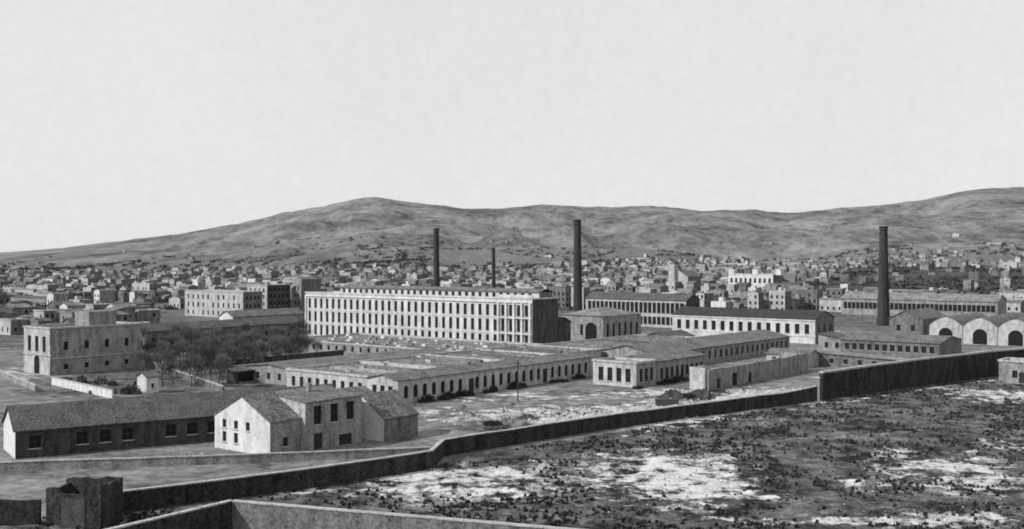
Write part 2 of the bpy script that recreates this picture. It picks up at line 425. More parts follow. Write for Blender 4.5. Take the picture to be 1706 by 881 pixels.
wall_run('enclosure_wall','sunlit rendered enclosure wall with pale coping on scrub',[add(c0,(.944,-.33),.35),a1],4.0,.45,'dim')
wall_run('yard_wall','white yard wall beside stone house',[add(G(82,640),U,1.5),G(188,664)],1.7,.4,'white')
wall_run('yard_wall','grey yard wall along dirt lane',[G(-60,600),G(60,652)],1.3,.4,'mid')
wall_run('yard_wall','low dark garden wall with pale coping among trees',[G(250,612),G(372,655)],1.5,.4,'dim')
wall_run('yard_wall','low dark garden wall with pale coping among trees',[G(385,610),add(G(385,610),V,42)],1.8,.4,'dark')
def ruin(pts,hb,mat,label,jit=.6,step=2.4):
    P_,J=subdiv(pts,step,jit); return wall_run('ruined_building',label,P_,[hb+j for j in J],.5,mat,None,'ruin')
Ne=G(1178,650); nl=add(Ne,U,-4.2); nr_=add(Ne,V,reach(Ne,V,1345)); 
e,o=ruin([add(nl,V,9),nl,add(Ne,U,-.4)],4.8,'pale','roofless ruined store with broken pale walls by rubble yard',.3)
e2,o2=ruin([add(Ne,V,.3),nr_,add(nr_,U,-8)],4.6,'mid','roofless ruined store with broken grey walls and doorway',.22,3)
for t,w_,h_ in ((13,2.2,2.9),(21,1.4,2.4),(5,1.2,2.2)):
    p=add(add(Ne,V,t),U,.27); ang=math.atan2(V[1],V[0]); 
    ob=bpy.data.objects.new('doorway',pane_mesh(w_,h_,'void')); COL.objects.link(ob); ob.parent=e2; ob.location=(p[0]-o2[0],p[1]-o2[1],.02); ob.rotation_euler=(0,0,ang)
e=thing('wall_pier',(*add(G(1361,668),V,1.2),0),'square rendered pier behind end of tall retaining wall','pier')
mb=MB(); x,y=add(G(1356,668),V,1.6); q=[add((x,y),U,-.8),add((x,y),U,.6),add(add((x,y),U,.6),V,1.6),add(add((x,y),U,-.8),V,1.6)]; mb.prism(q,-.4,4.6,'mid'); mb.obj('shaft',e,(*add(G(1361,668),V,1.2),0))
mb=MB(); q=[add(add((x,y),U,-.95),V,-.15),add(add((x,y),U,.75),V,-.15),add(add((x,y),U,.75),V,1.75),add(add((x,y),U,-.95),V,1.75)]; mb.prism(q,4.603,4.8,'cop'); mb.obj('cap',e,(*add(G(1361,668),V,1.2),0))
def gate():
    N=AT(168,121.5); a=7.0; b=3.6; o=(*N,0)
    e=thing('ruined_block',o,'low broken dark masonry block with crumbling top beside wall','ruin')
    UU=(.97,-.24); VV=(.24,.97)
    L=add(N,UU,-a)
    def W(s,t): return (L[0]+UU[0]*s+VV[0]*t,L[1]+UU[1]*s+VV[1]*t)
    mb=MB(); r=random.Random(4)
    def run(p0,p1,th,hs):
        n=len(hs)-1; dx,dy=p1[0]-p0[0],p1[1]-p0[1]; l=math.hypot(dx,dy); nx,ny=-dy/l*th,dx/l*th
        for i in range(n):
            A=(p0[0]+dx*i/n,p0[1]+dy*i/n); B=(p0[0]+dx*(i+1)/n,p0[1]+dy*(i+1)/n)
            mb.prism([A,B,(B[0]+nx,B[1]+ny),(A[0]+nx,A[1]+ny)],-.5,[hs[i],hs[i+1],hs[i+1]-.1,hs[i]-.1],'vdark')
    run(W(0,0),W(a,0),.7,[4.2,4.35,4.3,3.7,3.6,3.75,3.7,3.8,3.75,4.6,4.9,5.0,4.9])
    run(W(a-.003,.703),W(a-.003,b),.6,[4.9,4.7,4.9,4.6]); run(W(.6,.703),W(.6,b),.55,[4.2,3.9,4.1,4.2]); run(W(0,b+.003),W(a,b+.003),.6,[4.6,4.8,4.75,4.9,4.7,4.85,5.1,5.0,5.05])
    mb.obj('wall',e,o)
    mb=MB(); mb.prism([W(2.0,-.06),W(5.0,-.06),W(5.0,-.004),W(2.0,-.004)],-.5,[3.3,3.2,3.2,3.3],'dark'); mb.obj('brick_panel',e,o)
gate()
# ---------------------------------------------------------------- factory
N0=G(663,674)
def rel(u,v): return (N0[0]+U[0]*u+V[0]*v,N0[1]+U[1]*u+V[1]*v)
bld('workshop','long single-storey workshop with a row of windows facing yard','workshop',rel(0,0),9,70,4.9,'pale','gv','roofm',1.0,
    dict(n=3,w=1.3,rows=[(1.4,3.6)]),dict(n=24,w=1.3,rows=[(1.0,3.7)],m=1.0,arch=True,doors=[(.33,1.8,3.4),(.72,1.8,3.4)]))
e,W,o=bld('weaving_shed','broad flat-roofed weaving shed with pale parapet beside workshop','factory shed',rel(-9.5,.6),26,88,5.2,'pale','flat','roofl',0,
    dict(n=9,w=1.2,rows=[(1.4,3.6)]))
def ridge(e,o,W,s0,s1,t0,t1,z,h,m,name='roof_ridge'):
    tm=(t0+t1)/2; mb=MB()
    mb.poly([W(s0,t0,z),W(s1,t0,z),W(s1,tm,z+h),W(s0,tm,z+h)],m); mb.poly([W(s0,tm,z+h),W(s1,tm,z+h),W(s1,t1,z),W(s0,t1,z)],m)
    mb.poly([W(s1,t0,z),W(s1,t1,z),W(s1,tm,z+h)],m); mb.poly([W(s0,t1,z),W(s0,t0,z),W(s0,tm,z+h)],m); mb.obj(name,e,o)
for j in range(13):
    s=random.uniform(.8,5); ridge(e,o,W,s,25-random.uniform(.5,4),3+j*6.5,5.2+j*6.5,4.605,random.uniform(.5,1.0),random.choice(['roofm','roofd','roofm','mid']))
for j in range(12):
    if random.random()<.8:
        q=random.uniform(3,22); box_part('skylight',e,o,W,q,q+1.6,6.6+j*6.5,7.6+j*6.5,4.605,4.65+random.uniform(.3,.9),'pale','roofd')
for t in (22,45,67): box_part('roof_parapet',e,o,W,.4,25.6,t,t+.35,4.602,5.3,'pale')
e,W,o=bld('weaving_shed','low flat-roofed weaving shed dotted with pale skylights before mill','factory shed',rel(-37,72),88,36,3.7,'mid','flat','roofl',0,
    dict(n=24,w=1.1,rows=[(1.2,2.8)]),dict(n=9,w=1.1,rows=[(1.2,2.8)]))
for i in range(15):
    for j in range(4):
        if random.random()<.85:
            q=random.uniform(-1.3,1.3); w_=random.uniform(.8,2.2); box_part('skylight',e,o,W,3+i*5.6+q,3+w_+i*5.6+q,4+j*8+q,5+j*8+q,3.105,3.15+random.uniform(.4,1.0),random.choice(['white','mid','pale']),random.choice(['mid','roofm','pale']))
for j in range(4): ridge(e,o,W,2,86,6.6+j*8,8.4+j*8,3.105,.45,random.choice(['roofm','roofd']))
bld('connecting_shed','low gabled connecting shed between weaving sheds','factory shed',rel(-36,8),30,58,3.2,'mid','gv','roofm',1.4,dict(n=7,w=1.2,rows=[(1.0,2.6)]),None)
Nm=AT(887,355); a=reach(Nm,(-U[0],-U[1]),509)
e,W,o=bld('textile_mill','long three-storey white textile mill with regular rows of windows','factory',Nm,a,14,17,'mill','flat','roofl',0,
    dict(n=33,w=1.4,rows=[(.9,4.7),(5.9,9.8),(11.0,14.7)],m=.8),None,cornice='mill',wall_shade='dark')  # end wall darkened by material: its shade is painted in
def strip(s0,s1,z0,z1,d=.18): box_part('string_course',e,o,W,s0,s1,-d,-.003,z0,z1,'white')
strip(0,a-13.7,5.15,5.45); strip(0,a-13.7,10.3,10.6); strip(-.1,a+.1,15.4,15.8,.4)
strip(a-13.4,a+.1,5.15,5.5,.75); strip(a-13.4,a+.1,10.3,10.65,.75)
st_=(a-1.6)/33
for i in range(29,34): box_part('pilaster',e,o,W,.8+i*st_-.32,.8+i*st_+.32,-.65,-.005,0,15.35,'white')
box_part('pilaster',e,o,W,.05,.7,-.4,-.005,0,15.35,'mill')
box_part('attic_panel',e,o,W,a-13.6,a+.2,-.4,.3,17.063,18.0,'white')
mb=MB(); A=W(14,5,0)[:2]; B=W(a-1,5,0)[:2]; C=W(a-1,12,0)[:2]; D_=W(14,12,0)[:2]
ops=[(1.5+i*((a-18)/30),2.9+i*((a-18)/30),17.0,18.4) for i in range(30)]
d,n,P=facade(mb,A,B,16.2,18.9,ops,'mill'); facade(mb,B,C,16.2,18.9,[],'dim'); facade(mb,C,D_,16.2,18.9,[],'mid'); facade(mb,D_,A,16.2,18.9,[],'mill')  # end and back walls in darker tones: painted shade
mb.obj('clerestory',e,o); put_panes(ops,d,P,e,.25,'clerestory_window')
mb=MB(); mb.slab([W(13.5,4.5,18.95),W(a-.5,4.5,18.95),W(a-.5,8.5,19.9),W(13.5,8.5,19.9)],.15,'roofm'); mb.slab([W(13.5,8.5,19.902),W(a-.5,8.5,19.902),W(a-.5,12.5,18.95),W(13.5,12.5,18.95)],.15,'roofm'); mb.obj('clerestory_roof',e,o)
bld('mill_annex','dark windowless brick annex abutting white mill','factory',add(Nm,V,14.3),9,7,8.5,'dark','gu','roofx',1.6)
Na=AT(1005,393) 
bld('engine_hall','grey hipped-roof hall with arched doorway and tall windows','factory hall',Na,reach(Na,(-U[0],-U[1]),934),reach(Na,V,1068),9.2,'mid','hip','roofl',2.6,
    dict(n=3,w=1.3,rows=[(2,6)],m=1,doors=[(.72,5,6.8,True,'void')]),dict(n=6,w=1.5,rows=[(1.5,6.5)],arch=True))
Nb=AT(1143,468)
bld('office_block','two-storey pale factory block with tall windows and dark roof','factory',Nb,reach(Nb,(-U[0],-U[1]),976),12,12.0,'pale','gu','roofd',2.6,
    dict(n=22,w=1.8,rows=[(1.2,4.6),(6.1,10.7)]),dict(n=3,w=1.3,rows=[(6.3,10)]),wall_shade='dark')
Nc=AT(1358,384)
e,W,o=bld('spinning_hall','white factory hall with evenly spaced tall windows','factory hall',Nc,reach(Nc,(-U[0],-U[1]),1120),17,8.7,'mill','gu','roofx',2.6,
    dict(n=15,w=1.7,rows=[(3.4,6.8)],m=1.2,doors=[(.62,2.2,3.0)]),dict(n=3,w=1.3,rows=[(3.4,6.4)]),wall_shade='dim')
box_part('string_course',e,o,W,0,57.5,-.2,-.003,2.5,2.85,'white'); box_part('eaves_band',e,o,W,0,57.5,-.3,-.003,7.9,8.3,'white')
Nd=G(1060,646)
bld('gatehouse','small white flat-roofed block beside workshop yard','building',Nd,reach(Nd,(-U[0],-U[1]),988),9,5.9,'pale','flat','roofl',0,
    dict(n=4,w=1.4,rows=[(1.1,4.3)]),dict(n=3,w=1.3,rows=[(1.1,4.2)]),cornice='pale',wall_shade='mid')
bld('workshop','grey single-storey workshop wing with closely spaced windows','workshop',add(Nd,V,9.3),13,24,5.4,'mid','gv','roofm',.9,None,dict(n=9,w=1.35,rows=[(1.0,3.7)]))
bld('long_shed','long low factory shed with grey tiled double roof','factory shed',rel(6.8,90),18,84,4.6,'mid','gv','roofm',1.8,dict(n=6,w=1.2,rows=[(1.2,3.3)]),dict(n=24,w=1.3,rows=[(1.2,3.5)]))
e,W,o=bld('long_shed','long low factory shed with pale gravelled roof','factory shed',rel(-12,90),23,60,4.8,'pale','flat','roofl',0,dict(n=6,w=1.2,rows=[(1.2,3.3)]))
for j in range(8): ridge(e,o,W,random.uniform(.8,3),22-random.uniform(.5,3),3+j*7,6+j*7,4.205,random.uniform(.6,1.1),random.choice(['roofm','roofd','roofm']))
Ng=AT(1565,330)
bld('storage_shed','low wide storage shed with dark roof and small windows','shed',Ng,reach(Ng,(-U[0],-U[1]),1400),22,4.4,'dim','gu','roofm',1.6,dict(n=12,w=1.4,rows=[(1.2,3.2)]),None)
Nh=AT(1455,372)
bld('storage_shed','small pale storage shed with low roof','shed',Nh,reach(Nh,(-U[0],-U[1]),1385),10,3.4,'mid','gu','roofl',1.2,dict(n=3,w=1.2,rows=[(1.2,2.4)]))
Ni=AT(1722,371)
for i in range(3):
    Nn=add(Ni,U,-11.6*i)
    bld('gabled_shed','pale gabled shed front with round-arched opening','factory shed',Nn,11.4,38,6.2,'pale','arc','roofm',3.1,dict(n=0,doors=[(.5,4.8,5.4,True,'void')]),dict(n=8,w=1.2,rows=[(2,4)]),group='row of gabled sheds',ov=.2,wall_shade='mid')
Nj=AT(1537,425)
bld('gabled_shed','grey gabled shed beside tall chimney','factory shed',Nj,13,30,6.4,'dim','gv','roofm',3.2,dict(n=2,w=1.5,rows=[(1.5,4)]),dict(n=6,w=1.2,rows=[(1.5,4)]))
Nk=AT(1662,540)
bld('warehouse','long low warehouse with pale band of windows','warehouse',Nk,reach(Nk,(-U[0],-U[1]),1402),16,8.6,'mid','gu','roofl',3.2,dict(n=34,w=1.9,rows=[(3.2,6.6)]))
Nl=AT(1800,255)
bld('corner_house','plain grey flat-roofed house outside the retaining wall','house',Nl,reach(Nl,(-U[0],-U[1]),1664),8,5.4,'mid','flat','roofl',0,dict(n=3,w=1.2,rows=[(1.2,3)],doors=[(.3,1.6,2.6)]))
bld('yard_shed','small dark yard shed with tiled roof','shed',AT(1115,352),10,16,4.4,'dim','gv','roofd',1.6,dict(n=2,w=1.3,rows=[(1,3)]),dict(n=4,w=1.2,rows=[(1,3)]))
bld('yard_shed','small grey yard shed with sloping roof','shed',AT(1408,352),9,12,4.0,'mid','shed','roofd',1.4,dict(n=2,w=1.2,rows=[(1,2.8)]),dict(n=3,w=1.2,rows=[(1,2.8)]))
bld('yard_shed','small pale yard shed with tiled roof','shed',AT(1345,300),12,8,3.4,'pale','gu','roofm',1.3,dict(n=4,w=1.2,rows=[(1,2.6)]),None)
bld('yard_shed','long low yard shed with gravelled roof','shed',AT(1500,292),26,7,2.8,'dim','shed','roofl',1.0,dict(n=6,w=1.2,rows=[(.9,2.2)]),None)
# ---------------------------------------------------------------- left group
Np=AT(83,281)
e,W,o=bld('stone_house','two-storey stone house with flat roof and rooftop room','house',Np,reach(Np,(-U[0],-U[1]),40),reach(Np,V,235),12.2,'pale','flat','roofl',0,
    dict(n=3,w=1.7,rows=[(5.8,9.8)],doors=[(.5,2.8,4.8,True,'void')]),dict(n=4,w=1.2,rows=[(6.2,8.4),(1.2,2.6)],m=1.5,skip=.2),wall_shade='mid')
box_part('rooftop_room',e,o,W,4,11,12,20,11.6,15.8,'mid','roofl'); box_part('string_course',e,o,W,-.2,13.8,-.25,-.003,4.9,5.3,'cop'); 
mb=MB(); mb.prism([add(Np,U,.003),add(Np,U,.2),add(add(Np,U,.2),V,26),add(add(Np,U,.003),V,26)],4.0,4.35,'cop'); mb.obj('string_course',e,o)
bld('hut','tiny white hut standing in yard','hut',G(244,656),3.6,3.2,3.8,'white','gv','roofm',.9,None,dict(n=1,w=.8,rows=[(1.2,2.2)]))
Nq=AT(243,345)
bld('long_shed','long dark shed behind bare trees','factory shed',Nq,10,64,7.0,'dim','gv','roofd',2.0,dict(n=3,w=1.2,rows=[(2,4)]),dict(n=18,w=1.3,rows=[(1.6,4.8)]))
Nr=AT(392,262)
bld('open_shed','low open timber shed with thin roof beside garden','shed',Nr,3.2,reach(Nr,V,482),3.0,'dark','shed','roofm',.5,None,dict(n=9,w=2.0,rows=[(.3,2.5)]),ov=.3)
VW=(.835,.55); UW=(.55,-.835)
Ns=AT(26,164)
e,W,o=bld('long_shed','long dark tiled shed with white gable end and square windows','shed',Ns,10.5,53,4.3,'dark','gv','roofd',3.0,None,dict(n=15,w=1.7,rows=[(1.4,3.3)],skip=.15),U=UW,V=VW)
mb=MB()
mb.poly([W(-.05,-.06,-.4),W(10.55,-.06,-.4),W(10.55,-.06,4.25),W(5.25,-.06,7.2),W(-.05,-.06,4.25)],'white'); mb.obj('gable_render',e,o)
Nt=G(450,761)
bld('gabled_house','white gabled two-storey house with small windows and tiled roof','house',Nt,13.6,6.0,5.2,'white','gv','roofm',3.4,dict(n=4,w=1.0,rows=[(1.2,2.8),(3.4,4.7)],m=1,skip=.35),dict(n=1,w=1,rows=[(1.2,2.6)]),ov=.2,wall_shade='mid')
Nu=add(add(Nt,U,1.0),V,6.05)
e,W,o=bld('house','grey plastered flat-roofed house with dark openings','house',Nu,9,12,7.6,'pale','shed','roofm',.9,None,dict(n=3,w=1.6,rows=[(4.0,6.9)],m=.8,doors=[(.22,1.8,2.6),(.7,2.8,1.8)]),ov=.15,wall_shade='mid')
box_part('house_chimney',e,o,W,2,2.8,6,6.8,7.6,9.6,'mid')
Nw=AT(640,179.5)
bld('lean_house','small house with sloping roof and white side wall','house',Nw,5.2,8,3.8,'white','shed','roofm',3.4,dict(n=0),None,ov=.2,wall_shade='dim')
bld('outbuilding','small pale outbuilding with tiled lean-to roof','outbuilding',AT(575,192),8,8,5.0,'pale','gv','roofm',1.6,None,None)
def chimney(px,D,h,r0,r1,label,lean=(0,0)):
    x,y=AT(px,D); o=(x,y,0); e=thing('factory_chimney',o,label,'chimney'); K=24
    def ring(r,z): return [(x+lean[0]*z+r*math.cos(2*math.pi*i/K),y+lean[1]*z+r*math.sin(2*math.pi*i/K),z) for i in range(K)]
    def lathe(nm,prof,m):
        mb=MB(); R=[ring(r,z) for r,z in prof]
        for a,b in zip(R,R[1:]):
            for i in range(K):
                j=(i+1)%K; mb.poly([a[i],a[j],b[j],b[i]],m)
        mb.poly(R[-1],m); mb.obj(nm,e,o)
    lathe('plinth',[(r0*1.12,-.3),(r0*1.12,3),(r0*1.0,3.2)],'brick')
    lathe('shaft',[(r0,3.2),(r0+(r1-r0)*.5,h*.5),(r1,h-2.2)],'brick')
    lathe('crown',[(r1,h-2.2),(r1*1.12,h-1.9),(r1*1.12,h-1.5),(r1*1.05,h-1.4),(r1*1.05,h-.7),(r1*1.18,h-.5),(r1*1.15,h),(r1*.8,h),(r1*.75,h-.3)],'brick')
chimney(1472,490,44.3,2.7,1.75,'tall dark tapered brick chimney beside gabled sheds')
chimney(963,450,45.8,2.0,1.45,'tall dark brick chimney behind arched hall',(-.006,0))
chimney(728,500,43.6,1.55,1.2,'slim dark brick chimney behind white mill',(-.008,0))
chimney(823,590,35.6,1.25,.9,'thin distant brick chimney behind mill',(-.01,0))
# ---------------------------------------------------------------- mid-distance named buildings
Na1=AT(405,545); bld('apartment_house','pale three-storey apartment house with rows of windows','apartment house',Na1,reach(Na1,(-U[0],-U[1]),308),12,13.4,'pale','flat','roofl',0,dict(n=11,w=1.3,rows=[(1.2,3.2),(5,7.4),(9,11.4)],skip=.1),dict(n=4,w=1.2,rows=[(5,7),(9,11)]),wall_shade='dim')
Na2=AT(445,580); bld('apartment_house','grey four-storey apartment house with plain side wall','apartment house',Na2,reach(Na2,(-U[0],-U[1]),412),16,16,'pale','flat','roofl',0,dict(n=4,w=1.2,rows=[(1.2,3.2),(5,7),(8.6,10.6),(12,14)]),dict(n=5,w=1.2,rows=[(5,7),(8.6,10.6),(12,14)]),wall_shade='dark')
Na3=AT(502,590); bld('apartment_house','tall narrow grey apartment house','apartment house',Na3,reach(Na3,(-U[0],-U[1]),487),14,19,'mid','flat','roofl',0,dict(n=2,w=1.2,rows=[(5,7),(9,11),(13,15)]),None,wall_shade='dim')
Na4=AT(388,450); bld('workshop','low workshop with white gable end and tiled roof','workshop',Na4,9,38,6,'white','gv','roofm',2.2,dict(n=1,w=1.2,rows=[(2,4)]),dict(n=10,w=1.2,rows=[(2,4)]),wall_shade='mid')
Nx=AT(1288,880); e,W,o=bld('public_building','large white ornate building with stepped roofline','building',Nx,reach(Nx,(-U[0],-U[1]),1213),18,17,'white','flat','roofl',0,dict(n=9,w=2.0,rows=[(2.5,7),(10,14)],arch=True),None,wall_shade='dim',cornice='white')
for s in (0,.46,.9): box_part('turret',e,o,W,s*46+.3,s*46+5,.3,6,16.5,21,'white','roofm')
Ny=AT(1146,900); e,W,o=bld('church','tall white church with square tower','church',Ny,17,22,15,'pale','gv','roofm',5,dict(n=2,w=1.8,rows=[(4,9)],arch=True),None,wall_shade='dim')
box_part('bell_tower',e,o,W,0.5,6,-3,2.5,0,25,'pale','roofd')
# ---------------------------------------------------------------- town
tz=hz
houses=[]
random.seed(11)
cell=11.5
for iu in range(-400,400):
    for iv in range(-60,400):
        if iv%9==0 or iu%11==0: continue
        u=iu*cell+random.uniform(-1.8,1.8); v=iv*cell+random.uniform(-1.8,1.8)
        x=U[0]*u+V[0]*v; y=U[1]*u+V[1]*v
        if y<430 or y>3300: continue
        k=x/y
        if abs(k)>.56: continue
        px=CX+k*F
        if px<240: lim=430 if px<180 else 450
        elif px<530: lim=610
        else: lim=640 if px<1120 else 610
        if y<lim: continue
        ymax=np.interp(px,[0,500,800,1000,1300,1706],[1850,1800,1850,2150,2350,2400])
        p=.9 if y<900 else (.78 if y<1300 else .5 if y<1700 else .3)
        if y>ymax*.75: p*=max(0,1-(y-ymax*.75)/(ymax*.25))
        if y>ymax: p=.0015
        if px>1380 and 780<y<1750: p=.04
        elif px>1150 and 740<y<1000: p=.2
        cl=mn.noise(Vector((x*.005,y*.004,5)))
        p*=min(1.15,max(.08,1.1+1.9*cl))
        if abs(x-Nx[0])<50 and abs(y-880)<50: continue
        if abs(x-Ny[0])<25 and abs(y-900)<35: continue
        if px>290 and px<540 and y<640: continue
        if random.random()>p: continue
        houses.append((y,x))
houses.sort()
WM=['white','pale','pale','pale','mid','mid','dim','dim']; RM=['roofm','roofl','roofl','roofd']
FW=['fw','fp','fp','fm','fm','fd','fd']; FR=['fr1','fr2','fr2','fr3']
tone={'white':'whitewashed','pale':'pale plastered','mid':'grey plastered','dim':'weathered stone','dark':'sooty dark'}
st=MB(); NI=270
def simple(mb,x,y,a,b,h,w,r,rt,rh,win,z,w_shade=None,gm='glass'):
    L=(x-U[0]*a/2-V[0]*b/2,y-U[1]*a/2-V[1]*b/2); w_shade=w_shade or w  # side wall away from the sun takes its own shade colour
    def W(s,t,zz): return (L[0]+U[0]*s+V[0]*t,L[1]+U[1]*s+V[1]*t,zz)
    c=[(0,0),(a,0),(a,b),(0,b)]; T=z+h
    for i in range(4):
        j=(i+1)%4; mb.poly([W(*c[i],z-3),W(*c[j],z-3),W(*c[j],T),W(*c[i],T)],w_shade if i==1 else w)
    if rt==0:
        mb.poly([W(*q,T-.4) for q in c],r)
        if random.random()<.65:
            s0=random.uniform(.5,max(.6,a-4)); t0=random.uniform(.5,max(.6,b-4)); q=random.uniform(1.5,3); mb.prism([W(s0,t0,0)[:2],W(s0+q,t0,0)[:2],W(s0+q,t0+3,0)[:2],W(s0,t0+3,0)[:2]],T-.4,T+random.uniform(.8,2.4),w,r)
    elif rt==1:
        mb.poly([W(-.3,-.3,T),W(a/2,-.3,T+rh),W(a/2,b+.3,T+rh),W(-.3,b+.3,T)],r); mb.poly([W(a/2,-.3,T+rh),W(a+.3,-.3,T),W(a+.3,b+.3,T),W(a/2,b+.3,T+rh)],r)
        mb.poly([W(0,0,T),W(a,0,T),W(a/2,0,T+rh)],w)
    else:
        mb.poly([W(-.3,-.3,T),W(a+.3,-.3,T),W(a+.3,b/2,T+rh),W(-.3,b/2,T+rh)],r); mb.poly([W(-.3,b/2,T+rh),W(a+.3,b/2,T+rh),W(a+.3,b+.3,T),W(-.3,b+.3,T)],r)
        mb.poly([W(a,0,T),W(a,b,T),W(a,b/2,T+rh)],w_shade)
    if win:
        nf=max(1,int(h/3.4)); nn=max(2,int(a/3.0)); nb=max(2,int(b/3.4))
        for f in range(nf):
            zb=z+1.0+f*3.3
            for i in range(nn):
                if random.random()<.2: continue
                s=a*(i+.5)/nn; mb.poly([W(s-.6,-.05,zb),W(s+.6,-.05,zb),W(s+.6,-.05,zb+1.8),W(s-.6,-.05,zb+1.8)],gm)
            for i in range(nb):
                if random.random()<.35: continue
                s=b*(i+.5)/nb; mb.poly([W(a+.05,s-.55,zb),W(a+.05,s+.55,zb),W(a+.05,s+.55,zb+1.7),W(a+.05,s-.55,zb+1.7)],gm)
for i,(y,x) in enumerate(houses):
    a=random.uniform(5,11.3); b=random.uniform(5,11.3); h=random.choice([3.2,3.8,5,6.5,7,9.5,12] if y<1600 else [3,3.5,4,5,6.5,8])*random.uniform(.85,1.1)
    if y<620 and x<0: h=min(h,8)
    w=random.choice(WM); r=random.choice(RM); rt=random.choice([0,0,0,0,1,2]); rh=random.uniform(.8,1.8); z=tz(x,y)
    q_=random.random()
    if q_<.12: a*=2
    elif q_<.2 and y>650: a=random.uniform(26,48); b=random.uniform(8,11); h=min(h,6.5); rt=random.choice([0,2]); w=random.choice(['pale','mid','dim'])
    if i<NI:
        rn={0:'flat roof',1:'gabled roof',2:'tiled pitched roof'}[rt]
        lab='%s town house with %s among others'%(tone[w],rn)
        side_shade={'white':'mid','pale':'dim','mid':'dim'}.get(w)  # darker stand-in tone paints the shade on the side wall
        if i<60:
            nf=max(1,int(h/3.4)); rows=[(1.1+f*3.3,2.9+f*3.3) for f in range(nf)]
            rows=[q for q in rows if q[1]<h-.3] or [(1.0,min(2.4,h-.6))]
            N=add((x,y),U,a/2); N=add(N,V,-b/2)
            bld('town_house',lab,'house',N,a,b,h,w,['flat','gv','gu'][rt],r,rh,dict(n=max(2,int(a/3.2)),w=1.1,rows=rows,m=.5,skip=.15),dict(n=max(2,int(b/3.6)),w=1.1,rows=rows,m=.5,skip=.3),group='houses of the town',base=z,cornice=w,wall_shade=side_shade)
        else:
            mb=MB(); simple(mb,x,y,a,b,h,w,r,rt,rh,True,z,side_shade)
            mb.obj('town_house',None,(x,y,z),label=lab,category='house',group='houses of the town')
    elif y<1000: simple(st,x,y,a,b,h,w,r,rt,rh,True,z,{'white':'mid','pale':'dim','mid':'dim'}.get(w))  # side wall shade painted with a darker tone
    else: simple(st,x,y,a,b,h,random.choice(FW),random.choice(FR),rt,rh,y<1600,z,random.choice(['fm','fd','fd']),'fg')  # hazed tones, with shade painted into the side wall colour
st.obj('distant_town',None,(0,0,0),kind='stuff',label='distant mass of low pale houses below hills',category='town')
print('houses',len(houses))
# ---------------------------------------------------------------- vegetation
def twig_tree(seed,h):
    rd=random.Random(seed); tr=MB(); cr=MB()
    def seg(p,q,r0,r1,mb,m,K=5):
        d=(q-p).normalized(); a=d.orthogonal().normalized(); b=d.cross(a)
        A=[p+(a*math.cos(2*math.pi*i/K)+b*math.sin(2*math.pi*i/K))*r0 for i in range(K)]
        B=[q+(a*math.cos(2*math.pi*i/K)+b*math.sin(2*math.pi*i/K))*r1 for i in range(K)]
        for i in range(K):
            j=(i+1)%K; mb.poly([A[i],A[j],B[j],B[i]],m)
    def grow(p,d,L,r,lv):
        q=p+d*L
        if lv<2: seg(p,q,r,r*.65,tr,'bark')
        else: seg(p,q,max(r,.026),.016,cr,'twig',3)
        if lv>=5: return
        n=4 if lv in(1,2,3) else 3
        for i in range(n):
            dd=(d+Vector((rd.uniform(-1,1),rd.uniform(-1,1),rd.uniform(-.1,.8)))*.7).normalized()
            t=rd.uniform(.5,1) if lv>0 else rd.uniform(.8,1)
            grow(p+d*L*t,dd,L*rd.uniform(.66,.9),r*.5,lv+1)
    grow(Vector((0,0,-.2)),Vector((rd.uniform(-.08,.08),rd.uniform(-.08,.08),1)).normalized(),h*.24,h*.013,0)
    return tr,cr
T=[]
for i in range(5):
    tr,cr=twig_tree(i+3,10); a=tr.obj('trunk'); b=cr.obj('crown'); T.append((a.data,b.data)); bpy.data.objects.remove(a); bpy.data.objects.remove(b)
def tree(x,y,s,k,g='bare trees in the factory garden'):
    e=thing('bare_tree',(x,y,0),'leafless grey tree with fine branching crown in garden','tree',g)
    for nm,me_ in (('trunk',T[k][0]),('crown',T[k][1])):
        o=bpy.data.objects.new(nm,me_); COL.objects.link(o); o.parent=e
    e.scale=(s,s,s*random.uniform(.9,1.15)); e.rotation_euler=(0,0,random.uniform(0,6.28))
random.seed(5); n=0
while n<130:
    px=random.uniform(236,512); D=random.uniform(255,400)
    x,y=AT(px,D)
    u=(x-Nq[0])*U[0]+(y-Nq[1])*U[1]; v=(x-Nq[0])*V[0]+(y-Nq[1])*V[1]
    if px>375 and D<278: continue
    if u<2 : continue
    if D>352 and px<400: continue
    ru=(x-N0[0])*U[0]+(y-N0[1])*U[1]; rv=(x-N0[0])*V[0]+(y-N0[1])*V[1]
    if ru>-67 and rv>6: 
        if ru>-66 or rv<67: continue
    if ru>-127 and rv>70: continue
    tree(x,y,random.uniform(.65,1.25),random.randrange(5)); n+=1
def clump(mb,c,r,n,m,rd,leaf=.25):
    for _ in range(n):
        d=Vector((rd.gauss(0,1),rd.gauss(0,1),rd.gauss(0,1))).normalized()
        p=Vector(c)+Vector((d.x*r[0],d.y*r[1],abs(d.z)*r[2]))*rd.uniform(.55,1.08)
        a=Vector((rd.uniform(-1,1),rd.uniform(-1,1),rd.uniform(-1,1)))*leaf; b=Vector((rd.uniform(-1,1),rd.uniform(-1,1),rd.uniform(-1,1)))*leaf
        mb.poly([p-a,p+b,p+a,p-b],m)
rd=random.Random(3)
